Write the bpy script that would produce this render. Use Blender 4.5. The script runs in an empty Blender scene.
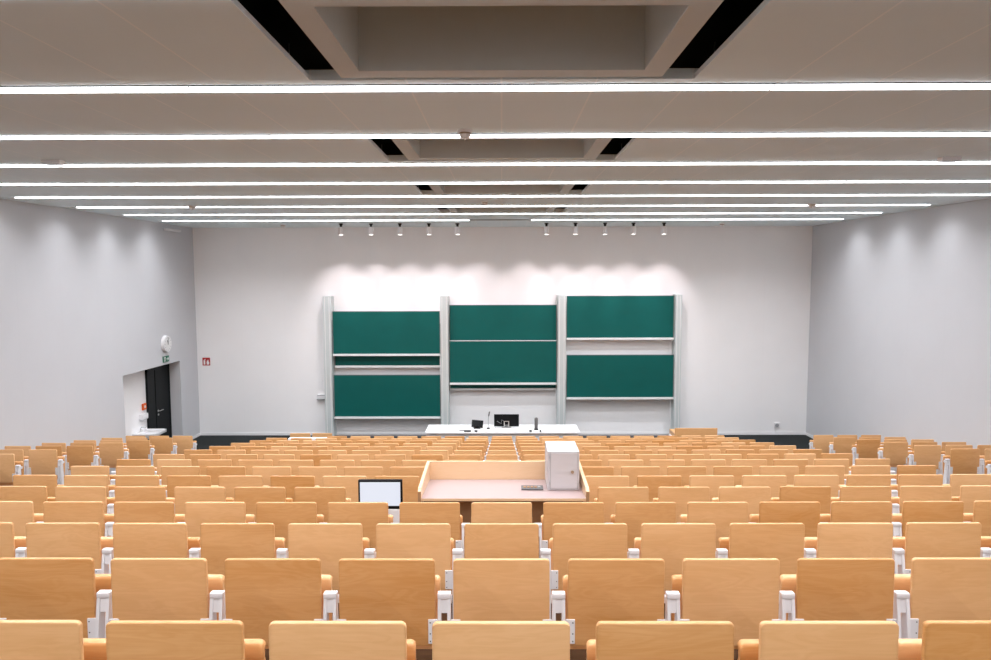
import bpy, bmesh, math, random
from mathutils import Matrix, Vector
random.seed(7)
S = bpy.context.scene
COL = S.collection
PI = math.pi

# ------------------------------------------------------------------ camera frame
F, VX, CY = 690.0, 502.0, 330.0          # focal length in pixels, vanishing point x, image centre y
P = math.radians(4.56)                   # the camera looks down a little
ROLL = math.radians(0.137)
YAW = 0.0058                             # and a hair to the left
CAMZ = 4.53
PX0 = VX - F * math.tan(YAW)             # optical centre
CAM = Matrix.Rotation(YAW, 4, 'Z') @ Matrix.Rotation(PI / 2 - P, 4, 'X') @ Matrix.Rotation(-ROLL, 4, 'Z')

def at(px, py, d):
    """World point at distance d down the hall that the photograph shows at pixel (px, py)."""
    r = CAM.to_3x3() @ Vector(((px - PX0) / F, (CY - py) / F, -1.0))
    return Vector((0, 0, CAMZ)) + r * (d / r.y)

# ------------------------------------------------------------------ helpers
def lin(r, g, b):
    f = lambda c: c / 255 / 12.92 if c / 255 <= 0.04045 else ((c / 255 + 0.055) / 1.055) ** 2.4
    return (f(r), f(g), f(b), 1.0)

def box(bm, x0, x1, y0, y1, z0, z1, mi=0):
    v = [bm.verts.new(p) for p in ((x0, y0, z0), (x1, y0, z0), (x1, y1, z0), (x0, y1, z0), (x0, y0, z1), (x1, y0, z1), (x1, y1, z1), (x0, y1, z1))]
    for f in ((0, 3, 2, 1), (4, 5, 6, 7), (0, 1, 5, 4), (1, 2, 6, 5), (2, 3, 7, 6), (3, 0, 4, 7)):
        bm.faces.new([v[i] for i in f]).material_index = mi

def bbox(bm, x0, x1, y0, y1, z0, z1, r=0.004, mi=0, seg=2):
    """A box with rounded edges."""
    t = bmesh.new()
    box(t, x0, x1, y0, y1, z0, z1, mi)
    bmesh.ops.bevel(t, geom=list(t.edges), offset=r, segments=seg, affect='EDGES', profile=0.5)
    for f in t.faces: f.material_index = mi
    merge(bm, t)

def merge(bm, t, M=None):
    if M is not None: t.transform(M)
    me = bpy.data.meshes.new('tmp'); t.to_mesh(me); t.free()
    bm.from_mesh(me); bpy.data.meshes.remove(me)

def cyl(bm, c, r, h, axis='Z', n=24, r2=None, mi=0):
    """A cylinder or cone standing at c and reaching h along the axis."""
    t = bmesh.new()
    bmesh.ops.create_cone(t, cap_ends=True, segments=n, radius1=r, radius2=r if r2 is None else r2, depth=h)
    for f in t.faces: f.material_index = mi
    M = Matrix.Translation((0, 0, h / 2))
    R = {'Z': Matrix.Identity(4), 'X': Matrix.Rotation(PI / 2, 4, 'Y'), 'Y': Matrix.Rotation(-PI / 2, 4, 'X')}[axis]
    merge(bm, t, Matrix.Translation(c) @ R @ M)

def tube(bm, pts, r, n=8, mi=0):
    pts = [Vector(p) for p in pts]
    rings = []
    for i, p in enumerate(pts):
        d = (pts[min(i + 1, len(pts) - 1)] - pts[max(i - 1, 0)]).normalized()
        a = d.orthogonal().normalized(); b = d.cross(a)
        if rings:
            a = (pa - d * pa.dot(d)).normalized(); b = d.cross(a)
        pa = a
        rings.append([bm.verts.new(p + r * (a * math.cos(2 * PI * k / n) + b * math.sin(2 * PI * k / n))) for k in range(n)])
    for A, B in zip(rings, rings[1:]):
        for k in range(n):
            bm.faces.new((A[k], A[(k + 1) % n], B[(k + 1) % n], B[k])).material_index = mi
    bm.faces.new(rings[0][::-1]).material_index = mi; bm.faces.new(rings[-1]).material_index = mi

def prism(bm, prof, x0, x1, mi=0):
    """A closed outline of (y, z) points pulled from x0 to x1."""
    a = [bm.verts.new((x0, y, z)) for y, z in prof]; b = [bm.verts.new((x1, y, z)) for y, z in prof]
    n = len(prof)
    for i in range(n):
        bm.faces.new((a[i], a[(i + 1) % n], b[(i + 1) % n], b[i])).material_index = mi
    bm.faces.new(a[::-1]).material_index = mi; bm.faces.new(b).material_index = mi

def slab(w, h, th, rad, bev, rb=None):
    """An upright plate in XZ, front at y = 0, back at y = th, with round corners and rounded rims."""
    rb = rad if rb is None else rb
    t = bmesh.new(); pts = []
    for cx, cz, a0, r in ((w/2 - rad, h - rad, 0, rad), (-w/2 + rad, h - rad, 90, rad), (-w/2 + rb, rb, 180, rb), (w/2 - rb, rb, 270, rb)):
        for k in range(7):
            a = math.radians(a0 + 15 * k)
            pts.append((cx + r * math.cos(a), cz + r * math.sin(a)))
    A = [t.verts.new((x, 0, z)) for x, z in pts]; B = [t.verts.new((x, th, z)) for x, z in pts]
    n = len(pts)
    fa = t.faces.new(A); fb = t.faces.new(B[::-1])
    for i in range(n): t.faces.new((A[(i + 1) % n], A[i], B[i], B[(i + 1) % n]))
    bmesh.ops.recalc_face_normals(t, faces=t.faces)
    if bev: bmesh.ops.bevel(t, geom=list(fa.edges) + list(fb.edges), offset=bev, segments=3, affect='EDGES', profile=0.5)
    return t

def mesh(name, bm, mats, smooth=False):
    bmesh.ops.recalc_face_normals(bm, faces=bm.faces)
    me = bpy.data.meshes.new(name); bm.to_mesh(me); bm.free()
    for m in (mats if isinstance(mats, (list, tuple)) else [mats]): me.materials.append(m)
    if smooth:
        for p in me.polygons: p.use_smooth = True
        me.set_sharp_from_angle(angle=math.radians(40))
    return me

def link(name, me, parent=None, loc=(0, 0, 0)):
    o = bpy.data.objects.new(name, me); COL.objects.link(o)
    o.location = loc
    if parent: o.parent = parent
    return o

def obj(name, bm, mats, parent=None, loc=(0, 0, 0), smooth=False):
    return link(name, mesh(name, bm, mats, smooth), parent, loc)

def tag(o, label, cat, group=None):
    o['label'] = label; o['category'] = cat
    if group: o['group'] = group
    return o

def thing(name, label, cat, loc, group=None, rz=0):
    o = bpy.data.objects.new(name, None); COL.objects.link(o)
    o.location = loc; o.rotation_euler.z = rz; o.empty_display_size = 0.1
    return tag(o, label, cat, group)

def struct(name, bm, mats, parent=None, loc=(0, 0, 0)):
    o = obj(name, bm, mats, parent, loc)
    if not parent: o['kind'] = 'structure'
    return o

# ------------------------------------------------------------------ materials
def mat(name, color, rough=0.5, metal=0.0, coat=0.0, noise=0.0, nscale=8, bump=0.0, bscale=60, spec=0.5, emit=None):
    m = bpy.data.materials.new(name); m.use_nodes = True
    nt = m.node_tree; b = nt.nodes['Principled BSDF']
    b.inputs['Base Color'].default_value = color
    b.inputs['Roughness'].default_value = rough
    b.inputs['Metallic'].default_value = metal
    b.inputs['Coat Weight'].default_value = coat
    b.inputs['Specular IOR Level'].default_value = spec
    if emit:
        b.inputs['Emission Color'].default_value = emit[0]; b.inputs['Emission Strength'].default_value = emit[1]
    tc = nt.nodes.new('ShaderNodeTexCoord')
    if noise:
        n = nt.nodes.new('ShaderNodeTexNoise'); n.inputs['Scale'].default_value = nscale; n.inputs['Detail'].default_value = 4
        nt.links.new(tc.outputs['Object'], n.inputs['Vector'])
        mx = nt.nodes.new('ShaderNodeMix'); mx.data_type = 'RGBA'
        mx.inputs['A'].default_value = tuple(c * (1 - noise) for c in color[:3]) + (1,)
        mx.inputs['B'].default_value = tuple(min(1, c * (1 + noise)) for c in color[:3]) + (1,)
        nt.links.new(n.outputs['Fac'], mx.inputs['Factor']); nt.links.new(mx.outputs['Result'], b.inputs['Base Color'])
    if bump:
        n = nt.nodes.new('ShaderNodeTexNoise'); n.inputs['Scale'].default_value = bscale; n.inputs['Detail'].default_value = 3
        nt.links.new(tc.outputs['Object'], n.inputs['Vector'])
        bp = nt.nodes.new('ShaderNodeBump'); bp.inputs['Strength'].default_value = bump; bp.inputs['Distance'].default_value = 0.01
        nt.links.new(n.outputs['Fac'], bp.inputs['Height']); nt.links.new(bp.outputs['Normal'], b.inputs['Normal'])
    return m

def wood(name, light, dark, rough=0.38, coat=0.25, spread=1.0):
    """Varnished beech: long grain across the board, cloudy figure, each board a little different."""
    m = bpy.data.materials.new(name); m.use_nodes = True
    nt = m.node_tree; N, L = nt.nodes, nt.links; b = N['Principled BSDF']
    b.inputs['Roughness'].default_value = rough; b.inputs['Coat Weight'].default_value = coat; b.inputs['Coat Roughness'].default_value = 0.25
    tc = N.new('ShaderNodeTexCoord'); oi = N.new('ShaderNodeObjectInfo')
    off = N.new('ShaderNodeVectorMath'); off.operation = 'SCALE'; off.inputs[0].default_value = (37.0, 11.0, 53.0)
    L.new(oi.outputs['Random'], off.inputs['Scale'])
    add = N.new('ShaderNodeVectorMath'); add.operation = 'ADD'
    L.new(tc.outputs['Object'], add.inputs[0]); L.new(off.outputs['Vector'], add.inputs[1])
    mp = N.new('ShaderNodeMapping'); mp.inputs['Scale'].default_value = (1.6, 6.0, 9.0); L.new(add.outputs['Vector'], mp.inputs['Vector'])
    n1 = N.new('ShaderNodeTexNoise'); n1.inputs['Scale'].default_value = 1.6; n1.inputs['Detail'].default_value = 3; n1.inputs['Distortion'].default_value = 1.2
    L.new(mp.outputs['Vector'], n1.inputs['Vector'])
    wv = N.new('ShaderNodeMath'); wv.operation = 'MULTIPLY'; wv.inputs[1].default_value = 34.0; L.new(n1.outputs['Fac'], wv.inputs[0])
    sn = N.new('ShaderNodeMath'); sn.operation = 'SINE'; L.new(wv.outputs['Value'], sn.inputs[0])
    mp2 = N.new('ShaderNodeMapping'); mp2.inputs['Scale'].default_value = (6, 120, 220); L.new(add.outputs['Vector'], mp2.inputs['Vector'])
    n2 = N.new('ShaderNodeTexNoise'); n2.inputs['Scale'].default_value = 1.0; n2.inputs['Detail'].default_value = 2; L.new(mp2.outputs['Vector'], n2.inputs['Vector'])
    def comb(a, ka, c, kc):
        x = N.new('ShaderNodeMath'); x.operation = 'MULTIPLY'; L.new(a, x.inputs[0]); x.inputs[1].default_value = ka
        y = N.new('ShaderNodeMath'); y.operation = 'MULTIPLY_ADD'; L.new(c, y.inputs[0]); y.inputs[1].default_value = kc; L.new(x.outputs[0], y.inputs[2])
        return y.outputs[0]
    g = comb(sn.outputs[0], 0.055, n2.outputs['Fac'], 0.22)
    n3 = N.new('ShaderNodeTexNoise'); n3.inputs['Scale'].default_value = 0.9; n3.inputs['Detail'].default_value = 1; L.new(mp.outputs['Vector'], n3.inputs['Vector'])
    g = comb(g, 1.0, n3.outputs['Fac'], 0.45)
    wn = N.new('ShaderNodeTexWhiteNoise'); wn.noise_dimensions = '1D'; L.new(oi.outputs['Random'], wn.inputs['W'])
    pw = N.new('ShaderNodeMath'); pw.operation = 'POWER'; pw.inputs[1].default_value = 1.6; L.new(wn.outputs['Value'], pw.inputs[0])
    g = comb(g, 1.0, pw.outputs[0], 0.62 * spread)
    cl = N.new('ShaderNodeMath'); cl.operation = 'SUBTRACT'; cl.use_clamp = True; L.new(g, cl.inputs[0]); cl.inputs[1].default_value = 0.26
    mx = N.new('ShaderNodeMix'); mx.data_type = 'RGBA'; mx.inputs['A'].default_value = light; mx.inputs['B'].default_value = dark
    L.new(cl.outputs[0], mx.inputs['Factor']); L.new(mx.outputs['Result'], b.inputs['Base Color'])
    return m

def lined(name, color, line, period, width, rough=0.7, noise=0.03, axis='X', spread=0.0):
    """A plain coat with fine joints every period along an axis."""
    m = mat(name, color, rough, spec=0.25)
    nt = m.node_tree; N, L = nt.nodes, nt.links; b = N['Principled BSDF']
    tc = N.new('ShaderNodeTexCoord'); sp = N.new('ShaderNodeSeparateXYZ'); L.new(tc.outputs['Object'], sp.inputs[0])
    d = N.new('ShaderNodeMath'); d.operation = 'DIVIDE'; L.new(sp.outputs[axis], d.inputs[0]); d.inputs[1].default_value = period
    r = N.new('ShaderNodeMath'); r.operation = 'PINGPONG'; L.new(d.outputs[0], r.inputs[0]); r.inputs[1].default_value = 0.5
    c = N.new('ShaderNodeMath'); c.operation = 'LESS_THAN'; L.new(r.outputs[0], c.inputs[0]); c.inputs[1].default_value = width / period / 2
    n = N.new('ShaderNodeTexNoise'); n.inputs['Scale'].default_value = 1.3; n.inputs['Detail'].default_value = 5; L.new(tc.outputs['Object'], n.inputs['Vector'])
    base = N.new('ShaderNodeMix'); base.data_type = 'RGBA'
    base.inputs['A'].default_value = tuple(k * (1 - noise) for k in color[:3]) + (1,); base.inputs['B'].default_value = tuple(k * (1 + noise) for k in color[:3]) + (1,)
    L.new(n.outputs['Fac'], base.inputs['Factor'])
    mx = N.new('ShaderNodeMix'); mx.data_type = 'RGBA'; L.new(base.outputs['Result'], mx.inputs['A']); mx.inputs['B'].default_value = line
    L.new(c.outputs[0], mx.inputs['Factor']); L.new(mx.outputs['Result'], b.inputs['Base Color'])
    n2 = N.new('ShaderNodeTexNoise'); n2.inputs['Scale'].default_value = 40; L.new(tc.outputs['Object'], n2.inputs['Vector'])
    bp = N.new('ShaderNodeBump'); bp.inputs['Strength'].default_value = 0.06; bp.inputs['Distance'].default_value = 0.01
    L.new(n2.outputs['Fac'], bp.inputs['Height']); L.new(bp.outputs['Normal'], b.inputs['Normal'])
    return m

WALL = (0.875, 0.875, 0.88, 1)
M = {
    'wall': lined('wall_plaster', WALL, (0.845, 0.845, 0.85, 1), 1.22, 0.006, 0.75),
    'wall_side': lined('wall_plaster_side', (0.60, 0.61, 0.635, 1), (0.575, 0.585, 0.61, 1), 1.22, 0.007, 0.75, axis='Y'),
    'bright': mat('white_laminate', (0.93, 0.925, 0.93, 1), 0.3, noise=0.01),
    'casing': mat('light_grey_paint', (0.57, 0.56, 0.58, 1), 0.45, noise=0.02),
    'white': mat('white_paint', (0.80, 0.80, 0.81, 1), 0.5, noise=0.02),
    'ceil': lined('ceiling_panel', (0.74, 0.85, 0.88, 1), (0.84, 0.91, 0.92, 1), 0.652, 0.014, 0.6),  # lighter joint lines: light caught on panel edges, painted into the colour
    'coffer': mat('coffer_paint', (0.57, 0.60, 0.58, 1), 0.6, noise=0.02),
    'void': mat('plenum_black', (0.008, 0.009, 0.009, 1), 0.8, noise=0.3),
    'floor': mat('anthracite_floor', (0.012, 0.016, 0.016, 1), 0.75, noise=0.25, nscale=30, bump=0.05, spec=0.2),
    'tier': mat('tier_floor', (0.055, 0.024, 0.009, 1), 0.8, noise=0.2, nscale=20, spec=0.1),
    'beech': wood('beech_ply', (0.80, 0.475, 0.228, 1), (0.53, 0.222, 0.042, 1)),
    'desk': wood('pale_maple', (0.82, 0.58, 0.36, 1), (0.70, 0.43, 0.20, 1), 0.35, 0.3, 0.2),
    'desktop': wood('pale_laminate', (0.47, 0.36, 0.35, 1), (0.45, 0.34, 0.32, 1), 0.45, 0.0, 0.1),
    'deskedge': wood('desk_edge', (0.40, 0.23, 0.12, 1), (0.30, 0.16, 0.08, 1), 0.5, 0.1, 0.2),
    'metal': mat('white_powder_coat', (0.80, 0.80, 0.82, 1), 0.35, noise=0.02, nscale=20),
    'screw': mat('screw_dark', (0.10, 0.10, 0.11, 1), 0.4, metal=0.6, noise=0.1),
    'alu': mat('pale_aluminium', (0.62, 0.68, 0.68, 1), 0.38, metal=0.25, noise=0.03, nscale=4),
    'ledge': mat('light_ledge', (0.80, 0.82, 0.82, 1), 0.35, noise=0.02),
    'green': mat('chalkboard_green', (0.0010, 0.095, 0.084, 1), 0.5, noise=0.10, nscale=2.2, spec=0.25),
    'greenedge': mat('chalkboard_back', (0.20, 0.22, 0.22, 1), 0.5, noise=0.05),
    'black': mat('black_plastic', (0.004, 0.005, 0.006, 1), 0.45, noise=0.15, nscale=20, spec=0.15),
    'grey': mat('grey_plastic', (0.12, 0.12, 0.125, 1), 0.4, noise=0.08, nscale=20),
    'midgrey': mat('mid_grey_plastic', (0.35, 0.36, 0.37, 1), 0.4, noise=0.05, nscale=20),
    'silver': mat('brushed_silver', (0.62, 0.62, 0.62, 1), 0.3, metal=0.9, noise=0.05, nscale=30),
    'brown': mat('brown_plastic', (0.33, 0.24, 0.16, 1), 0.5, noise=0.08),
    'doorblack': mat('door_anthracite', (0.006, 0.008, 0.009, 1), 0.5, noise=0.1, spec=0.2),
    'red': mat('sign_red', lin(170, 22, 24), 0.4, noise=0.05),
    'signgreen': mat('sign_green', lin(10, 110, 80), 0.4, noise=0.05),
    'orange': mat('orange_plastic', lin(225, 95, 15), 0.4, noise=0.05),
    'signwhite': mat('sign_white', (0.8, 0.8, 0.8, 1), 0.5, noise=0.02),
    'screen': mat('lit_screen', (0.02, 0.02, 0.02, 1), 0.3, noise=0.02, emit=((0.80, 0.84, 0.95, 1), 0.55)),
    'porcelain': mat('porcelain', (0.85, 0.86, 0.88, 1), 0.12, coat=0.5, noise=0.01),
    'led': mat('led_diffuser', (0.9, 0.9, 0.9, 1), 0.5, noise=0.01, emit=((0.95, 0.97, 1.0, 1), 4.4)),
    'lens': mat('spot_lens', (0.9, 0.9, 0.9, 1), 0.4, noise=0.01, emit=((1.0, 0.94, 0.93, 1), 4.0)),
}

# ------------------------------------------------------------------ the room
W, DW, DB = 8.6, 19.3, -3.2              # half width, front wall, back wall
ZC = CAMZ + 1.327                        # ceiling
R0, RS = 2.192, 0.9487                   # first visible row, row spacing
H = 0.867                                # chair height
SAG = (3.6, 14.5, 15, 21, 22, 21, 12, 10, 9, 7.5, 6, 5, 3, 1, 0)
def row_d(n): return R0 + RS * n + {0: -0.014, 1: -0.004}.get(n, 0)
def row_z(n): return max(0.0, 3.395 - 0.1806 * n - H - (SAG[n] / 1000 if 0 <= n < 15 else 0.006))

bm = bmesh.new(); box(bm, -W - 0.4, W + 0.4, DW, DW + 0.3, -0.3, ZC + 1.0); struct('wall_front', bm, M['wall'])
bm = bmesh.new(); box(bm, -W - 0.4, W + 0.4, DB - 0.3, DB, -0.3, ZC + 1.0); struct('wall_back', bm, M['wall'])
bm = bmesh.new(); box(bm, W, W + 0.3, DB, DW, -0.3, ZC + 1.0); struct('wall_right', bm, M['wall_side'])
N0, N1, NZ, NX = 15.47, 18.25, 2.27, -8.95   # the door niche in the left wall
bm = bmesh.new()
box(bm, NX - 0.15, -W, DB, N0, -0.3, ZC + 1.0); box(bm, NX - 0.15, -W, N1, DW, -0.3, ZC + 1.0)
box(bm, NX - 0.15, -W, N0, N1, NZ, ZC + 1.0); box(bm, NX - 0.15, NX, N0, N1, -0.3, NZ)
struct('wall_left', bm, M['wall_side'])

bm = bmesh.new()
for n in range(-6, 15):
    y0 = row_d(n) - 0.35 if n > -6 else DB
    y1 = row_d(n) + RS - 0.35
    z = row_z(n)
    if n < 14: box(bm, -W, W, max(y0, DB), y1, -0.3, z)
    else: box(bm, -W, W, y0, DW, -0.3, 0.0, 1)
box(bm, NX, -W, N0, N1, -0.3, 0.0, 1)
struct('floor', bm, [M['tier'], M['floor']])

bm = bmesh.new(); box(bm, -W, W, DW - 0.015, DW, 0.0, 0.07); struct('baseboard_front', bm, M['white'])
bm = bmesh.new(); box(bm, -W, -W + 0.015, N1, DW - 0.015, 0.0, 0.07); struct('baseboard_left', bm, M['white'])
bm = bmesh.new(); box(bm, W - 0.015, W, 14.8, DW - 0.015, 0.0, 0.07); struct('baseboard_right', bm, M['white'])

# ceiling: strips of panels between the light slots, openings for the coffers
LED0, LS = 5.0, 1.68
def led_d(k): return LED0 + LS * k
KS = list(range(-4, 8))
TRAYS = (-3, -1, 1, 3, 5)
GW, CW, CI = 1.31, 1.08, 0.93            # half widths: opening, coffer outside, coffer inside
bm = bmesh.new()
T = 0.035
edge = DB
for k in KS:
    a = led_d(k)
    lo, hi = a - 0.075, a + 0.075
    if k - 1 in TRAYS:
        p = led_d(k - 1)
        g0, g1 = p + 0.11, p + 1.50
        box(bm, -W, -GW, g0, g1, ZC, ZC + T); box(bm, GW, W, g0, g1, ZC, ZC + T)
        box(bm, -W, W, g1, lo, ZC, ZC + 0.07)
    else:
        box(bm, -W, W, edge, lo, ZC, ZC + T)
    edge = hi
box(bm, -W, W, edge, 18.62, ZC, ZC + T)
box(bm, -W, W, 18.66, DW, ZC, ZC + T)
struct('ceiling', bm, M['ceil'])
bm = bmesh.new(); box(bm, -W, W, DB, DW, ZC + 0.85, ZC + 0.95); struct('ceiling_slab', bm, M['void'])
bm = bmesh.new()
for s in (-1, 1):                                   # the last bit of slot to the walls
    for k in KS:
        a = led_d(k)
        x0, x1 = sorted((s * 8.19, s * W)); box(bm, x0, x1, a - 0.075, a + 0.075, ZC + 0.004, ZC + T)
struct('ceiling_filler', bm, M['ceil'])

NUM = ['first', 'second', 'third', 'fourth', 'fifth', 'sixth', 'seventh', 'eighth', 'ninth', 'tenth', 'eleventh', 'twelfth', 'thirteenth', 'fourteenth', 'fifteenth', 'sixteenth']
for k in TRAYS:
    a = led_d(k); y0, y1 = a + 0.115, a + 1.45; i0, i1 = a + 0.21, a + 1.29
    bm = bmesh.new(); z1 = ZC + 0.62
    box(bm, -CW, -CI, y0, y1, ZC, z1); box(bm, CI, CW, y0, y1, ZC, z1)
    box(bm, -CI, CI, y0, i0, ZC, z1); box(bm, -CI, CI, i1, y1, ZC, z1)
    box(bm, -CW, CW, y0, y1, z1, z1 + 0.03)
    struct('ceiling_coffer', bm, M['coffer'])

LED_W, LED_SPREAD = 5.6, 134      # watts a metre, beam angle of the optics
def led_strip(k, spans):
    a = led_d(k)
    t = thing('light_strip', 'white LED light strip across the ceiling, %s from the front wall' % NUM[7 - k], 'ceiling light', (0, a, ZC), 'LED strips across the ceiling')
    bm = bmesh.new(); box(bm, -8.18, 8.18, -0.056, 0.056, 0.010, 0.05); obj('housing', bm, M['midgrey'], t)
    bm = bmesh.new(); box(bm, -8.18, 8.18, -0.07, 0.07, 0.05, 0.06); obj('channel', bm, M['void'], t)
    for y in (-0.062, 0.052):
        bm = bmesh.new(); box(bm, -8.18, 8.18, y, y + 0.010, -0.006, 0.05); obj('edge_profile', bm, M['grey'], t)
    bm = bmesh.new()
    for x in (-6, -2, 2, 6): cyl(bm, (x, 0, 0.06), 0.006, 0.79, n=8)
    obj('hanger', bm, M['midgrey'], t)
    for x0, x1, lit in spans:
        bm = bmesh.new(); box(bm, x0, x1, -0.052, 0.052, -0.018, 0.010)
        obj('diffuser' if lit else 'unlit_cover', bm, M['led'] if lit else M['midgrey'], t)
        if lit:
            ld = bpy.data.lights.new('strip_lamp', 'AREA'); ld.shape = 'RECTANGLE'; ld.size = x1 - x0 - 0.02; ld.size_y = 0.095
            ld.energy = (8.6 if k >= 5 else LED_W) * (x1 - x0); ld.color = (0.955, 0.955, 1.0); ld.spread = math.radians(LED_SPREAD)
            lo = bpy.data.objects.new('strip_lamp', ld); COL.objects.link(lo); lo.parent = t; lo.location = ((x0 + x1) / 2, 0, -0.020)
    bm = bmesh.new()
    for x in (-5.3, -2.2, 1.9, 4.9): box(bm, x, x + 0.012, -0.054, 0.054, -0.021, 0.0)
    obj('joint_clip', bm, M['white'], t)
for k in KS:
    led_strip(k, [(-8.17, 8.17, True)] if k < 7 else [(-8.17, -0.78, True), (-0.78, 0.72, False), (0.72, 8.17, True)])

# spotlights above the boards
SPD = 17.9
for i, px in enumerate((341, 371, 400, 429, 457.5, 546.5, 575.5, 605, 633.5, 664)):
    x = at(px, 230, SPD).x
    g = i if i < 5 else i - 5
    t = thing('spotlight', 'white cylinder spotlight under the ceiling, %s of the five on the %s' % (NUM[g], 'left' if i < 5 else 'right'), 'spotlight', (x, SPD, ZC), 'spotlights above the chalkboards')
    bm = bmesh.new(); cyl(bm, (0, 0, -0.03), 0.05, 0.03); cyl(bm, (0, 0, -0.09), 0.03, 0.07); obj('mount', bm, M['black'], t, smooth=True)
    bm = bmesh.new(); cyl(bm, (0, 0, -0.29), 0.064, 0.20); obj('housing', bm, M['white'], t, smooth=True)
    bm = bmesh.new(); cyl(bm, (0, 0, -0.292), 0.05, 0.004); obj('lens', bm, M['lens'], t, smooth=True)
    ld = bpy.data.lights.new('spot_lamp', 'SPOT'); ld.energy = 78; ld.color = (1.0, 0.88, 0.91)
    ld.spot_size = math.radians(58); ld.spot_blend = 0.85; ld.shadow_soft_size = 0.04
    lo = bpy.data.objects.new('spot_lamp', ld); COL.objects.link(lo); lo.parent = t
    lo.location = (0, 0, -0.31); lo.rotation_euler = (Vector((at(342 + i * 35.6, 350, DW).x, DW, 3.75)) - Vector((x, SPD, ZC - 0.31))).to_track_quat('-Z', 'Y').to_euler()

# detectors under the ceiling
def detector(px, py, d, w, label):
    p = at(px, py, d)
    t = thing('smoke_detector', label, 'smoke detector', (p.x, d, ZC), 'detectors under the ceiling')
    bm = bmesh.new(); cyl(bm, (0, 0, -0.025), w * 0.62, 0.025); obj('base', bm, M['white'], t, smooth=True)
    bm = bmesh.new(); cyl(bm, (0, 0, -0.04), w * 0.48, 0.015); obj('collar', bm, M['brown'], t, smooth=True)
    bm = bmesh.new(); cyl(bm, (0, 0, -0.075), w * 0.35, 0.035, r2=w * 0.5); cyl(bm, (0, 0, -0.09), w * 0.1, 0.016); obj('sensor_head', bm, M['white'], t, smooth=True)
detector(465, 130, 6.46, 0.11, 'small white smoke detector before the second strip of light from top')
detector(192, 205, 13.2, 0.13, 'white smoke detector on the ceiling toward the left wall')
detector(812, 204, 13.2, 0.13, 'white smoke detector on the ceiling toward the right wall')
detector(485, 203, 12.6, 0.10, 'small smoke detector between the two farthest ceiling coffers')
detector(283, 224, 18.2, 0.12, 'white smoke detector at ceiling front, left of the spotlights')
detector(722, 223, 18.2, 0.12, 'white smoke detector at ceiling front, right of the spotlights')
for px, side in ((53, 'left'), (949, 'right')):
    p = at(px, 163, 8.04)
    t = thing('emergency_light', 'flat white emergency light box on the ceiling near the %s wall' % side, 'emergency light', (p.x, 8.04, ZC), 'emergency light boxes')
    bm = bmesh.new(); bbox(bm, -0.11, 0.11, -0.05, 0.05, -0.045, 0.0, 0.002); obj('housing', bm, M['white'], t)
    bm = bmesh.new(); box(bm, -0.09, 0.09, -0.04, 0.04, -0.049, -0.044); obj('cover', bm, M['midgrey'], t)

# ------------------------------------------------------------------ the door niche
t = struct('door_1', (lambda b: (box(b, NX + 0.002, NX + 0.05, 17.50, 18.19, 0.005, 2.12), b)[1])(bmesh.new()), M['doorblack'])
bm = bmesh.new(); box(bm, NX + 0.002, NX + 0.04, 17.15, 17.48, 0.005, 2.12); obj('side_leaf', bm, M['doorblack'], t)
bm = bmesh.new()
box(bm, NX, NX + 0.06, 17.09, 17.15, 0, 2.18); box(bm, NX, NX + 0.06, 18.19, 18.248, 0, 2.18); box(bm, NX, NX + 0.06, 17.09, 18.248, 2.12, 2.18)
obj('door_frame', bm, M['doorblack'], t)
bm = bmesh.new()
cyl(bm, (NX + 0.05, 17.58, 1.05), 0.027, 0.012, 'X'); cyl(bm, (NX + 0.05, 17.58, 1.05), 0.011, 0.06, 'X')
tube(bm, [(NX + 0.105, 17.57, 1.05), (NX + 0.108, 17.65, 1.052), (NX + 0.108, 17.74, 1.052)], 0.011)
cyl(bm, (NX + 0.05, 17.58, 0.95), 0.025, 0.012, 'X')
obj('door_handle', bm, M['silver'], t, smooth=True)

bm = bmesh.new(); box(bm, NX, NX + 0.006, N0 + 0.002, 17.085, 0.0, NZ - 0.002); struct('trim_3', bm, M['bright'])
t = thing('wash_basin', 'white ceramic wash basin on the niche wall beside the black door', 'sink', (NX + 0.008, 16.66, 0.57))
bm = bmesh.new()
bbox(bm, 0, 0.55, -0.31, 0.31, 0.10, 0.135, 0.012); bbox(bm, 0.04, 0.45, -0.24, 0.24, 0.0, 0.11, 0.03)
bbox(bm, 0.0, 0.55, -0.31, -0.27, 0.07, 0.15, 0.012); bbox(bm, 0.0, 0.55, 0.27, 0.31, 0.07, 0.15, 0.012); bbox(bm, 0.51, 0.55, -0.31, 0.31, 0.07, 0.15, 0.012)
obj('bowl', bm, M['porcelain'], t, smooth=True)
bm = bmesh.new(); tube(bm, [(0.06, 0.0, 0.12), (0.06, 0.0, 0.23), (0.09, 0.0, 0.26), (0.19, 0.0, 0.25), (0.20, 0, 0.235)], 0.015); obj('faucet', bm, M['silver'], t, smooth=True)
bm = bmesh.new(); tube(bm, [(0.2, 0, 0.01), (0.2, 0, -0.12), (0.02, 0, -0.16)], 0.02); obj('drain_pipe', bm, M['silver'], t, smooth=True)

bm = bmesh.new(); bbox(bm, NX + 0.007, NX + 0.05, 16.86, 17.02, 1.20, 1.36, 0.008)
t = obj('call_point', bm, M['orange']); tag(t, 'small orange call point box on the white wall left of the black door', 'alarm')
bm = bmesh.new(); cyl(bm, (NX + 0.05, 16.94, 1.28), 0.035, 0.006, 'X'); obj('button', bm, M['signwhite'], t, smooth=True)
bm = bmesh.new(); bbox(bm, NX + 0.007, NX + 0.10, 16.72, 17.0, 0.98, 1.12, 0.02)
t = tag(obj('towel_dispenser', bm, M['white'], smooth=True), 'white paper towel box above the wash basin', 'dispenser')
bm = bmesh.new(); box(bm, NX + 0.03, NX + 0.09, 16.75, 16.97, 0.97, 0.982); obj('slot', bm, M['midgrey'], t)

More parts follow.
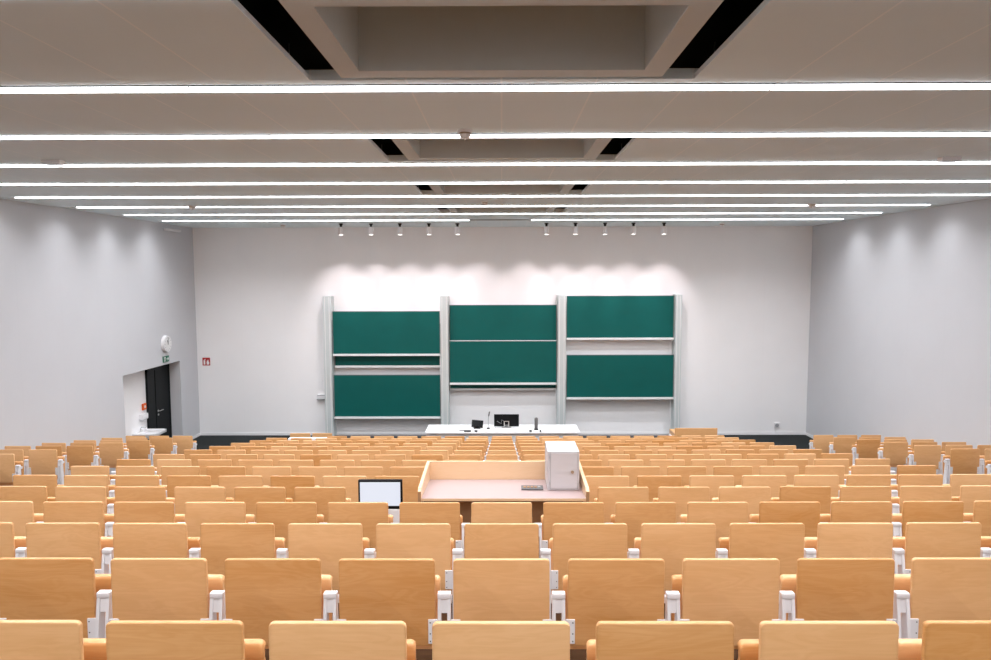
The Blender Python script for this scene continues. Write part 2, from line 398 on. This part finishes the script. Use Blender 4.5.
# clock, exit sign and lamp on the left wall
t = thing('wall_clock', 'round white wall clock on the left wall above the exit sign', 'clock', (-W, 17.47, 2.80))
bm = bmesh.new(); cyl(bm, (0.001, 0, 0), 0.215, 0.075, 'X', 40, 0.205); obj('case', bm, M['white'], t, smooth=True)
bm = bmesh.new(); cyl(bm, (0.077, 0, 0), 0.185, 0.003, 'X', 40); obj('dial', bm, M['signwhite'], t)
bm = bmesh.new()
for k in range(12):
    a = k * PI / 6; tt = bmesh.new(); box(tt, 0, 0.002, -0.006, 0.006, 0.145, 0.175); merge(bm, tt, Matrix.Translation((0.081, 0, 0)) @ Matrix.Rotation(a, 4, 'X'))
obj('hour_marks', bm, M['midgrey'], t)
for nm, l, a in (('hour_hand', 0.10, 20), ('minute_hand', 0.16, -4)):
    bm = bmesh.new(); tt = bmesh.new(); box(tt, 0, 0.003, -0.009, 0.009, -0.02, l); merge(bm, tt, Matrix.Translation((0.084, 0, 0)) @ Matrix.Rotation(math.radians(a), 4, 'X'))
    obj(nm, bm, M['black'], t)

t = thing('exit_sign', 'small green and white escape sign above the black door', 'sign', (-W, 17.47, 2.41))
bm = bmesh.new(); box(bm, 0.001, 0.02, -0.15, 0.15, -0.075, 0.075); obj('panel', bm, M['signgreen'], t)
bm = bmesh.new()   # door, running figure and arrow
box(bm, 0.02, 0.022, -0.12, -0.03, -0.055, 0.055)
obj('doorway_symbol', bm, M['signwhite'], t)
bm = bmesh.new()
cyl(bm, (0.0222, -0.072, 0.035), 0.011, 0.002, 'X', 12); tube(bm, [(0.023, -0.075, 0.02), (0.023, -0.08, -0.01), (0.023, -0.06, -0.025), (0.023, -0.065, -0.05)], 0.006, 6)
tube(bm, [(0.023, -0.08, -0.01), (0.023, -0.098, -0.03), (0.023, -0.112, -0.03)], 0.006, 6); tube(bm, [(0.023, -0.1, 0.0), (0.023, -0.09, 0.018), (0.023, -0.065, 0.012), (0.023, -0.05, 0.0)], 0.005, 6)
obj('running_figure', bm, M['signgreen'], t)
bm = bmesh.new(); tube(bm, [(0.021, 0.0, 0), (0.021, 0.11, 0)], 0.009, 6); tube(bm, [(0.021, 0.07, 0.04), (0.021, 0.115, 0), (0.021, 0.07, -0.04)], 0.009, 6); obj('arrow', bm, M['signwhite'], t)

t = thing('wall_lamp', 'slim white lamp bar high on the left wall under the ceiling', 'lamp', (-W, 17.85, 5.70))
bm = bmesh.new(); bbox(bm, 0.10, 0.17, -0.40, 0.40, -0.03, 0.03, 0.01); obj('bar', bm, M['white'], t)
bm = bmesh.new(); box(bm, 0.0, 0.10, -0.22, -0.16, -0.02, 0.02); box(bm, 0.0, 0.10, 0.16, 0.22, -0.02, 0.02); obj('bracket', bm, M['midgrey'], t)

# fire sign, shelf and socket on the front wall
p = at(206.5, 361.5, DW)
t = thing('fire_sign', 'square red fire extinguisher sign on the white front wall', 'sign', (p.x, DW, p.z))
bm = bmesh.new(); box(bm, -0.105, 0.105, -0.02, -0.001, -0.11, 0.11); obj('panel', bm, M['red'], t)
bm = bmesh.new()
bbox(bm, -0.075, -0.025, -0.024, -0.019, -0.085, 0.035, 0.002); box(bm, -0.06, -0.04, -0.024, -0.019, 0.035, 0.055); tube(bm, [(-0.05, -0.022, 0.055), (-0.03, -0.022, 0.07), (-0.01, -0.022, 0.05)], 0.006, 6)
obj('extinguisher_symbol', bm, M['signwhite'], t)
bm = bmesh.new(); prof = [(0.015, -0.085), (0.08, -0.085), (0.09, -0.03), (0.07, 0.0), (0.065, 0.06), (0.045, 0.02), (0.03, 0.05), (0.012, -0.02)]
A = [bm.verts.new((x, -0.0235, z)) for x, z in prof]; B = [bm.verts.new((x, -0.019, z)) for x, z in prof]
bm.faces.new(A); bm.faces.new(B[::-1])
for i in range(8): bm.faces.new((A[i], A[(i + 1) % 8], B[(i + 1) % 8], B[i]))
obj('flame_symbol', bm, M['signwhite'], t)

p = at(322.5, 396, DW)
t = thing('control_box', 'small white wall box with grey base left of the chalkboards', 'switch box', (p.x, DW, p.z))
bm = bmesh.new(); bbox(bm, -0.125, 0.125, -0.10, 0, -0.06, 0.06, 0.008); obj('case', bm, M['white'], t)
bm = bmesh.new(); box(bm, -0.13, 0.13, -0.12, 0, -0.09, -0.061); obj('base', bm, M['midgrey'], t)
bm = bmesh.new(); box(bm, -0.115, 0.10, -0.103, -0.099, 0.03, 0.048); obj('slot', bm, M['midgrey'], t)

p = at(776.5, 425, DW)
t = thing('wall_socket', 'round grey and white wall socket near the right front corner', 'socket', (p.x, DW, p.z))
bm = bmesh.new(); bbox(bm, -0.075, 0.075, -0.03, 0, -0.075, 0.075, 0.01); obj('plate', bm, M['white'], t)
bm = bmesh.new(); cyl(bm, (0, -0.045, 0), 0.05, 0.016, 'Y'); obj('outlet', bm, M['midgrey'], t, smooth=True)
bm = bmesh.new(); box(bm, -0.06, -0.01, -0.02, 0, -p.z + 0.07, -0.076); obj('conduit', bm, M['white'], t)

# ------------------------------------------------------------------ chalkboards
DBD = 19.0
def bx(px): return at(px, 360, DBD).x
def bz(py): return at(VX, py, DBD).z
for i, (a, b, top, lab) in enumerate(((324.5, 332.5, 296, 'leftmost'), (440.8, 448.8, 296, 'second from left'), (557.4, 565.6, 295.5, 'third from left'), (674.2, 680.5, 295, 'rightmost'))):
    x0, x1 = bx(a), bx(b)
    t = thing('guide_column', 'tall pale aluminium chalkboard guide column, %s of the four' % lab, 'column', ((x0 + x1) / 2, DBD, 0), 'chalkboard guide columns')
    w = (x1 - x0) / 2; zt = bz(top)
    bm = bmesh.new(); box(bm, -w, w, -0.06, 0.295, 0.0, zt); obj('post', bm, M['alu'], t)
    bm = bmesh.new()
    for s in (-1, 1): box(bm, s * w * 0.55 - 0.008, s * w * 0.55 + 0.008, -0.068, -0.06, 0.05, zt - 0.02)
    obj('rail', bm, M['ledge'], t)
    bm = bmesh.new(); box(bm, -w - 0.01, w + 0.01, -0.075, -0.06, 0, 0.05); obj('foot_plate', bm, M['grey'], t)
COLS = ((333.2, 440.2), (449.4, 556.8), (566.6, 674.0))
def chalkboard(ci, y0, y1, yo, label):
    x0, x1 = bx(COLS[ci][0]), bx(COLS[ci][1]); z1, z0 = bz(y0), bz(y1)
    w, h = (x1 - x0) / 2, z1 - z0
    t = thing('chalkboard', label, 'chalkboard', ((x0 + x1) / 2, DBD + yo, z0), 'sliding chalkboards')
    bm = bmesh.new(); box(bm, -w + 0.012, w - 0.012, -0.012, 0.0, 0.012, h - 0.012); obj('writing_surface', bm, M['green'], t)
    bm = bmesh.new()
    box(bm, -w, -w + 0.012, -0.015, 0.02, 0, h); box(bm, w - 0.012, w, -0.015, 0.02, 0, h); box(bm, -w, w, -0.015, 0.02, h - 0.012, h); box(bm, -w + 0.012, w - 0.012, 0.0, 0.02, 0, h - 0.012)
    obj('frame', bm, M['greenedge'], t)
    bm = bmesh.new(); box(bm, -w, w, -0.05, 0.02, -0.045, 0.012); obj('chalk_ledge', bm, M['ledge'], t)
    if label.startswith('front'):
        bm = bmesh.new(); box(bm, -w, w, -0.018, 0.02, h, h + 0.016); obj('top_trim', bm, M['ledge'], t)
L1, L2, L3 = 0.20, 0.11, 0.02
chalkboard(0, 311, 354, L3, 'upper green chalkboard in the left bay')
chalkboard(0, 324, 366.5, L1, 'shaded green chalkboard mostly hidden behind the upper left one')
chalkboard(0, 374.7, 416.8, L3, 'lower green chalkboard in the left bay')
chalkboard(1, 305, 348, L2, 'upper green chalkboard in the middle bay')
chalkboard(1, 341, 383, L3, 'front green chalkboard covering the lower half of the middle bay')
chalkboard(1, 347, 389.6, L1, 'dark green chalkboard edge below the middle front one')
chalkboard(2, 296, 338.6, L2, 'upper green chalkboard in the right bay')
chalkboard(2, 355, 397.8, L3, 'lower green chalkboard in the right bay')
# thin white line along the seam of the middle boards
t = None
for px, y0, y1, d, lab in ((440.0, 355, 373, L2, 'short white pull rod between the two left chalkboards'), (671.8, 399, 421, L2, 'white pull rod hanging below the lower right chalkboard'), (671.8, 340, 354, L1, 'white pull rod between the two right chalkboards'), (556.2, 391, 408, L2, 'white pull rod hanging below the middle chalkboards')):
    x, z0, z1 = bx(px), bz(y1), bz(y0)
    bm = bmesh.new(); tube(bm, [(0, 0, 0), (0, 0, z1 - z0)], 0.012); cyl(bm, (0, 0, -0.03), 0.02, 0.05, n=12)
    tag(obj('pull_rod', bm, M['white'], loc=(x, DBD + d - 0.03, z0), smooth=True), lab, 'pull rod')
# the foot rail under the boards
bm = bmesh.new(); box(bm, bx(332.6), bx(441), DBD + 0.05, DBD + 0.2, 0.0, 0.035); struct('trim_1', bm, M['grey'])
bm = bmesh.new(); box(bm, bx(566), bx(674), DBD + 0.05, DBD + 0.2, 0.0, 0.035); struct('trim_2', bm, M['grey'])

# ------------------------------------------------------------------ the chairs
PIT = 0.539
def make_meshes():
    tilt = Matrix.Translation((0, -0.006, 0.447)) @ Matrix.Rotation(math.radians(-0.8), 4, 'X')
    bm = bmesh.new(); merge(bm, slab(0.454, 0.421, 0.020, 0.019, 0.006), tilt)
    back = mesh('backrest', bm, M['beech'], True)
    # tipped-up seat: a bent plywood shell
    bm = bmesh.new()
    prof = [(0.125, 0.36), (0.150, 0.50), (0.162, 0.60), (0.162, 0.635), (0.156, 0.655), (0.156, 0.695), (0.160, 0.706), (0.168, 0.711)]
    back_ = [(y + 0.020, z - 0.001) for y, z in prof]
    hw = 0.236
    xs = [(-hw, 0.018), (-hw + 0.003, 0.009), (-hw + 0.009, 0.003), (-hw + 0.018, 0.0), (hw - 0.018, 0.0), (hw - 0.009, 0.003), (hw - 0.003, 0.009), (hw, 0.018)]
    def ring(pr, x, dz):
        return [bm.verts.new((x, y, z - (dz * max(0, (z - 0.64) / 0.07) if z > 0.64 else 0))) for y, z in pr]
    fr = [ring(prof, x, dz) for x, dz in xs]; bk = [ring(back_, x, dz) for x, dz in xs]
    for i in range(len(xs) - 1):
        for j in range(len(prof) - 1):
            bm.faces.new((fr[i][j], fr[i + 1][j], fr[i + 1][j + 1], fr[i][j + 1]))
            bm.faces.new((bk[i][j + 1], bk[i + 1][j + 1], bk[i + 1][j], bk[i][j]))
        bm.faces.new((fr[i][-1], fr[i + 1][-1], bk[i + 1][-1], bk[i][-1])); bm.faces.new((fr[i + 1][0], fr[i][0], bk[i][0], bk[i + 1][0]))
    for i in (0, -1):
        for j in range(len(prof) - 1): bm.faces.new((fr[i][j], fr[i][j + 1], bk[i][j + 1], bk[i][j]))
    seat = mesh('seat', bm, M['beech'], True)
    # white stand between two chairs
    bm = bmesh.new()
    bbox(bm, -0.0315, 0.0315, -0.004, 0.032, 0.676, 0.703, 0.004)
    for s in (-1, 1):
        x0, x1 = sorted((s * 0.015, s * 0.030))
        prism(bm, [(0.030, 0.685), (0.000, 0.685), (-0.012, 0.62), (-0.030, 0.48), (-0.030, 0.30), (-0.01, 0.03), (0.09, 0.03), (0.06, 0.30), (0.035, 0.48), (0.030, 0.62)], x0, x1)
    prism(bm, [(0.028, 0.685), (0.004, 0.685), (-0.004, 0.61), (0.024, 0.61)], -0.018, 0.018)
    box(bm, -0.018, 0.018, 0.0, 0.03, 0.03, 0.40)
    cyl(bm, (-0.0315, 0.045, 0.655), 0.020, 0.063, 'X', 16)
    stand = mesh('side_stand', bm, M['metal'], True)
    bm = bmesh.new(); bbox(bm, -0.05, 0.05, -0.02, 0.16, 0, 0.03, 0.005)
    foot = mesh('foot_plate', bm, M['metal'])
    plates = []
    for s in (-1, 1):
        bm = bmesh.new(); t = bmesh.new()
        x0, x1 = sorted((s * 0.032, s * 0.076))
        sh = -s * PIT / 2
        bbox(t, x0, x1, -0.011, -0.001, 0.462, 0.580, 0.002)
        for z in (0.566, 0.512, 0.475): cyl(t, (s * 0.066, -0.0125, z), 0.0032, 0.003, 'Y', 8, mi=1)
        merge(bm, t, Matrix.Translation((sh, 0, 0)))
        plates.append(mesh('mounting_plate', bm, [M['metal'], M['screw']]))
    return back, seat, stand, foot, plates
ME = make_meshes()

def stand(parent, x):
    back, seat, st, foot, plates = ME
    s = link('side_stand', st, parent, (x, 0, 0))
    link('foot_plate', foot, s)

def chair(n, x, label, group, ends=(True, True), dz=0.0, first=[None]):
    back, seat, st, foot, plates = ME
    t = thing('auditorium_chair', label, 'chair', (x, row_d(n) + (0.0022 * x * x if abs(x) < 6 else 0), row_z(n) + dz), group)
    b = link('backrest', back, t); link('seat', seat, t)
    for m in plates: link('mounting_plate', m, b)
    if ends[0]: stand(t, -PIT / 2)
    if ends[1]: stand(t, PIT / 2)
    return t

SEATW = ['middle', 'first', 'second', 'third', 'fourth', 'fifth', 'sixth', 'seventh', 'eighth', 'ninth']
for n in range(0, 15):
    zax = (2.37 + n) * 0.96
    for k in range(-9, 10):
        px = VX + k * PIT * F / zax
        if px < -1.5 * PIT * F / zax or px > 991 + 1.5 * PIT * F / zax: continue
        if n == 4 and -2 <= k <= 1: continue           # the control desk stands here
        if n == 14 and k in (-9, -8): continue         # a white table stands here
        where = 'centre seat' if k == 0 else '%s seat %s of centre' % (SEATW[abs(k)], 'left' if k < 0 else 'right')
        chair(n, k * PIT - 0.005, 'beech tip-up chair in the %s row from the camera, %s' % (NUM[n], where), 'beech chairs of the middle block, row %d' % (n + 1), (k == -9, True))
    for s in (-1, 1):
        for j, nm in enumerate(('aisle seat', 'middle seat', 'wall seat')):
            xk = s * (13.55 + j)
            px = VX + xk * PIT * F / zax
            if not -1.6 * PIT * F / zax < px < 991 + 1.6 * PIT * F / zax: continue
            side = 'left' if s < 0 else 'right'
            ends = (True, j == 0) if s < 0 else (j == 0, True)
            chair(n, xk * PIT, 'beech tip-up chair in the %s row from the camera, %s along the %s wall' % (NUM[n], nm, side), 'beech chairs along the %s wall' % side, ends, 0.018)

# ------------------------------------------------------------------ control desk in the fifth row
ZF = row_z(4)
t = thing('control_desk', 'pale wooden control desk with raised rim standing among the chairs', 'desk', (0, 5.72, ZF))
xl, xr, dep = -0.717, 0.737, 0.73
zt0, zt1 = 2.638 - ZF, 2.592 - ZF
def side(x0, x1):
    bm = bmesh.new(); prism(bm, [(0.0, 0.0), (dep, 0.0), (dep, 2.765 - ZF), (0.03, 2.725 - ZF), (0.0, 2.70 - ZF)], x0, x1)
    return bm
obj('side_panel', side(xl, xl + 0.028), M['desk'], t); obj('side_panel', side(xr - 0.028, xr), M['desk'], t)
for x in (xl, xr - 0.028):
    bm = bmesh.new(); box(bm, x + 0.001, x + 0.027, -0.004, 0.0, 0.0, 2.698 - ZF); obj('edge_band', bm, M['deskedge'], t)
bm = bmesh.new(); box(bm, xl + 0.028, xr - 0.028, dep - 0.025, dep, 0.0, 2.765 - ZF); obj('back_panel', bm, M['desk'], t)
bm = bmesh.new(); prism(bm, [(0.01, zt0 - 0.022), (dep - 0.025, zt1 - 0.022), (dep - 0.025, zt1), (0.01, zt0)], xl + 0.028, xr - 0.028); obj('desktop', bm, M['desktop'], t)
bm = bmesh.new(); box(bm, xl + 0.028, xr - 0.028, 0.006, 0.010, zt0 - 0.022, zt0 - 0.002); obj('front_edge', bm, M['desk'], t)
bm = bmesh.new(); box(bm, xl + 0.028, xr - 0.028, 0.20, 0.222, 0.05, zt0 - 0.06); obj('modesty_panel', bm, M['deskedge'], t)
def ztab(y): return ZF + zt0 + (zt1 - zt0) * (y - 0.01) / (dep - 0.035)

# the white cabinet on the desk
y0 = 0.28; d0 = 5.72 + y0
xa, xb = at(547.6, 470, d0).x, at(579.3, 470, d0).x
zb, zt_ = ztab(0.28) + 0.002, at(560, 451.5, d0).z
t = thing('cabinet', 'white metal cabinet with a lockable door on the control desk', 'cabinet', ((xa + xb) / 2, d0, zb))
w, hh = (xb - xa) / 2, zt_ - zb
bm = bmesh.new(); bbox(bm, -w, w, 0.0, 0.38, 0.0, hh, 0.004); obj('body', bm, M['casing'], t)
bm = bmesh.new(); box(bm, -w + 0.022, w - 0.012, -0.002, 0.001, 0.012, hh - 0.008); obj('door_gap', bm, M['midgrey'], t)
bm = bmesh.new(); bbox(bm, -w + 0.026, w - 0.016, -0.007, 0.0, 0.016, hh - 0.012, 0.002); dr = obj('door', bm, M['casing'], t)
bm = bmesh.new(); cyl(bm, (w - 0.062, -0.016, hh * 0.48), 0.014, 0.010, 'Y', 20); obj('lock', bm, M['brown'], dr, smooth=True)
bm = bmesh.new()
for z in (0.05, hh - 0.06): cyl(bm, (-w + 0.022, -0.006, z), 0.004, 0.03, n=10)
obj('hinge', bm, M['midgrey'], t)

d1 = 5.72 + 0.34
p0, p1 = at(521.3, 487.5, d1), at(543, 487.5, d1)
t = thing('media_controller', 'small dark media controller lying on the pale desktop', 'controller', ((p0.x + p1.x) / 2, d1, ztab(0.30) + 0.004))
w = (p1.x - p0.x) / 2
bm = bmesh.new(); bbox(bm, -w, w, -0.06, 0.05, 0.0, 0.012, 0.003); obj('case', bm, M['grey'], t)
for i in range(5):
    bm = bmesh.new(); bbox(bm, -w + 0.02 + i * 0.032, -w + 0.042 + i * 0.032, -0.03, 0.01, 0.012, 0.018, 0.001); obj('slider', bm, M['midgrey'] if i > 3 else M['deskedge'], t)

# monitor on the white pedestal beside the desk
dm = 5.70
pl, pr_, pt, pb = at(358.2, 494, dm).x, at(402.2, 494, dm).x, at(380, 480.2, dm).z, at(380, 509, dm).z
xc, w, hh = (pl + pr_) / 2, (pr_ - pl) / 2, pt - pb
t = thing('monitor', 'black framed monitor with a lit white screen beside the control desk', 'monitor', (xc, dm, pb))
bm = bmesh.new(); bbox(bm, -w, w, 0.0, 0.035, 0.0, hh, 0.004); obj('bezel', bm, M['black'], t)
bm = bmesh.new(); box(bm, -w + 0.016, w - 0.016, -0.002, 0.0, 0.028, hh - 0.017); obj('screen', bm, M['screen'], t)
bm = bmesh.new(); box(bm, -0.04, 0.04, 0.035, 0.055, 0.03, hh - 0.05); obj('mounting_plate', bm, M['grey'], t)
zp = pb - ZF
t = thing('monitor_stand', 'white pedestal carrying the monitor beside the control desk', 'stand', (xc, dm, ZF))
bm = bmesh.new(); bbox(bm, -0.03, w - 0.005, 0.0, 0.10, 0.03, zp - 0.002, 0.006); obj('post', bm, M['metal'], t)
bm = bmesh.new(); bbox(bm, -0.14, 0.20, 0.0, 0.22, 0.0, 0.03, 0.006); obj('foot_plate', bm, M['metal'], t)

# ------------------------------------------------------------------ furniture before the boards
dt = 16.35
t = thing('presenter_table', 'long white presenter table before the middle chalkboards', 'table', (0, dt, 0))
xa, xb = at(425, 434, dt).x, at(580, 434, dt).x; zt_ = 0.76
bm = bmesh.new(); bbox(bm, xa, xb, 0, 0.85, zt_ - 0.04, zt_, 0.006); obj('tabletop', bm, M['white'], t)
bm = bmesh.new(); box(bm, xa + 0.05, xb - 0.05, 0.06, 0.08, 0.02, zt_ - 0.04); obj('front_panel', bm, M['white'], t)
for x in (xa + 0.03, xb - 0.09):
    for y in (0.04, 0.75):
        bm = bmesh.new(); bbox(bm, x, x + 0.06, y, y + 0.06, 0, zt_ - 0.04, 0.004); obj('leg', bm, M['metal'], t)

xa, xb = at(458, 430, 16.7).x, at(494, 430, 16.7).x
t = thing('media_console', 'low white media console on the presenter table', 'console', ((xa + xb) / 2, 16.62, zt_))
w = (xb - xa) / 2
bm = bmesh.new(); bbox(bm, -w, w, -0.14, 0.26, 0.0, 0.03, 0.008); obj('case', bm, M['white'], t)
bm = bmesh.new(); box(bm, -w + 0.05, -w + 0.32, -0.144, -0.139, 0.008, 0.022); obj('slot', bm, M['black'], t)
bm = bmesh.new(); bbox(bm, -w + 0.04, -w + 0.22, 0.10, 0.23, 0.03, 0.08, 0.01); obj('raised_panel', bm, M['white'], t)
zc = zt_ + 0.03
p = at(477, 425, 16.6)
t = thing('touch_panel', 'tilted black touch panel left of the gooseneck microphone', 'touch panel', (p.x, 16.60, zc + 0.001))
bm = bmesh.new(); tt = bmesh.new(); bbox(tt, -0.14, 0.14, -0.012, 0.012, 0.0, 0.18, 0.004)
merge(bm, tt, Matrix.Translation((0, 0, 0.03)) @ Matrix.Rotation(math.radians(-25), 4, 'X') @ Matrix.Rotation(math.radians(5), 4, 'Y')); obj('display', bm, M['black'], t)
bm = bmesh.new(); bbox(bm, -0.08, 0.08, -0.02, 0.09, 0.0, 0.02, 0.004); box(bm, -0.04, 0.04, 0.0, 0.05, 0.02, 0.08); obj('base', bm, M['black'], t)
p = at(488.3, 429, 16.60)
t = thing('gooseneck_microphone', 'thin gooseneck microphone standing between touch panel and monitor', 'microphone', (p.x, 16.60, zc + 0.001))
bm = bmesh.new(); cyl(bm, (0, 0, 0), 0.04, 0.02, n=20); obj('base', bm, M['black'], t, smooth=True)
bm = bmesh.new(); tube(bm, [(0, 0, 0.02), (0.0, 0, 0.2), (0.012, 0, 0.33)], 0.006); obj('neck', bm, M['midgrey'], t, smooth=True)
bm = bmesh.new(); tube(bm, [(0.010, 0, 0.31), (0.03, 0, 0.42)], 0.015); obj('capsule', bm, M['grey'], t, smooth=True)
d2 = 16.85
p = at(506.5, 420, d2); w = 12.6 / F * d2
zb, zt2 = at(506, 426.2, d2).z, at(506, 414.3, d2).z
t = thing('computer_monitor', 'wide black computer monitor seen from behind on the presenter table', 'monitor', (p.x, d2, zt_))
bm = bmesh.new(); bbox(bm, -w, w, -0.02, 0.02, zb - zt_, zt2 - zt_, 0.006); obj('back_shell', bm, M['black'], t)
bm = bmesh.new()
z0, z1 = 0.012, (zb - zt_) + 0.12
box(bm, -0.065, -0.045, -0.04, -0.02, z0, z1); box(bm, 0.045, 0.065, -0.04, -0.02, z0, z1); box(bm, -0.065, 0.065, -0.04, -0.02, z1, z1 + 0.015); box(bm, -0.065, 0.065, -0.04, -0.02, z0 + 0.05, z0 + 0.06)
obj('stand_frame', bm, M['silver'], t)
bm = bmesh.new(); bbox(bm, -0.12, 0.12, -0.08, 0.12, 0.0, 0.012, 0.003); obj('base', bm, M['silver'], t)
bm = bmesh.new(); tube(bm, [(-0.05, -0.024, z1), (-0.12, -0.024, z1 + 0.05), (-0.13, -0.024, z1 - 0.05), (-0.24, -0.024, z0 + 0.16)], 0.004, 6); obj('cable', bm, M['midgrey'], t, smooth=True)
p = at(536.2, 429, 16.62)
t = thing('document_camera', 'upright dark grey rounded device right of the computer monitor', 'camera', (p.x, 16.62, zt_))
bm = bmesh.new(); bbox(bm, -0.042, 0.042, -0.035, 0.035, 0.02, 0.30, 0.03, seg=4); obj('body', bm, M['grey'], t, smooth=True)
bm = bmesh.new(); bbox(bm, -0.05, 0.05, -0.05, 0.05, 0.0, 0.02, 0.004); obj('base', bm, M['black'], t)
for px, wpx, lab in ((467.5, 7, 'flat black remote lying at the table edge, below the touch panel'), (476, 3, 'small black adapter at the table edge, left of the microphone'), (530.5, 2.6, 'small black clicker at the table edge, left of the upright device'), (540.5, 1.8, 'tiny black puck at the table edge, right of the upright device')):
    p = at(px, 433.2, 16.40); w = wpx / 2 / F * 16.5
    bm = bmesh.new(); bbox(bm, -w, w, -0.03, 0.03, 0.0, 0.035, 0.006)
    t = tag(obj('desk_gadget', bm, M['black'], loc=(p.x, 16.40, zt_)), lab, 'gadget')

# left: white table and wooden bench, right: wooden desk
dl = row_d(14) + 0.0
xa, xb = at(288, 438, dl).x, at(326, 438, dl).x; zz = at(308, 438.6, dl).z
t = thing('side_table', 'narrow white table at the left end of the front row', 'table', ((xa + xb) / 2, dl, 0))
w = (xb - xa) / 2
bm = bmesh.new(); bbox(bm, -w, w, -0.02, 0.14, zz - 0.10, zz, 0.008); obj('tabletop', bm, M['white'], t)
for x in (-w + 0.03, w - 0.07):
    for y in (0.0, 0.09):
        bm = bmesh.new(); box(bm, x, x + 0.04, y, y + 0.04, 0, zz - 0.10); obj('leg', bm, M['metal'], t)
db = 16.25
t = thing('wooden_bench', 'low wooden bench behind the white table, left of the chalkboards', 'bench', (at(311, 435, db).x, db, 0))
zz = at(311, 433.3, db).z
for a, b in ((290, 310.2), (312.3, 332)):
    x0, x1 = at(a, 435, db).x - t.location.x, at(b, 435, db).x - t.location.x
    bm = bmesh.new(); tt = slab(x1 - x0, 0.40, 0.022, 0.02, 0.005); merge(bm, tt, Matrix.Translation(((x0 + x1) / 2, 0, zz - 0.40))); obj('backrest', bm, M['beech'], t)
bm = bmesh.new(); bbox(bm, x0 - 0.49, x1, 0.03, 0.42, 0.38, 0.41, 0.006); obj('seat', bm, M['beech'], t)
for x in (-0.46, 0.42):
    bm = bmesh.new(); box(bm, x, x + 0.04, 0.022, 0.40, 0.0, 0.38); obj('leg', bm, M['metal'], t)

dd = 16.5
xa, xb = at(675, 430, dd).x, at(717.5, 430, dd).x; zz = at(700, 428.2, dd).z
t = thing('wooden_lectern', 'broad plain wooden lectern right of the chalkboards', 'lectern', ((xa + xb) / 2, dd, 0))
w = (xb - xa) / 2
bm = bmesh.new(); bbox(bm, -w, w, 0.0, 0.025, 0.06, zz, 0.004); obj('front_panel', bm, M['beech'], t)
for x in (-w, w - 0.025):
    bm = bmesh.new(); box(bm, x, x + 0.025, 0.025, 0.55, 0.06, zz - 0.14); obj('side_panel', bm, M['beech'], t)
bm = bmesh.new(); bbox(bm, -w + 0.025, w - 0.025, 0.025, 0.55, zz - 0.17, zz - 0.14, 0.004); obj('top', bm, M['beech'], t)
for x in (-w - 0.03, w):
    bm = bmesh.new(); box(bm, x, x + 0.03, 0.02, 0.5, 0.0, zz - 0.25); obj('leg', bm, M['metal'], t)

# ------------------------------------------------------------------ world, camera, view
w = bpy.data.worlds.new('World'); S.world = w; w.use_nodes = True
w.node_tree.nodes['Background'].inputs['Color'].default_value = (0.5, 0.5, 0.5, 1); w.node_tree.nodes['Background'].inputs['Strength'].default_value = 0.05
cam = bpy.data.cameras.new('camera'); co = bpy.data.objects.new('camera', cam); COL.objects.link(co)
cam.sensor_fit = 'HORIZONTAL'; cam.sensor_width = 36; cam.lens = 36 * F / 991
cam.shift_x = -(PX0 - 495.5) / 991
cam.clip_start = 0.05
co.matrix_world = Matrix.Translation((0, 0, CAMZ)) @ CAM
S.camera = co
v = S.view_settings
S.display_settings.display_device = 'sRGB'
v.view_transform = 'Standard'; v.look = 'None'; v.gamma = 1.0; v.use_curve_mapping = False
v.exposure = 0.8
S.cycles.use_denoising = True
S.cycles.max_bounces = 10; S.cycles.diffuse_bounces = 8
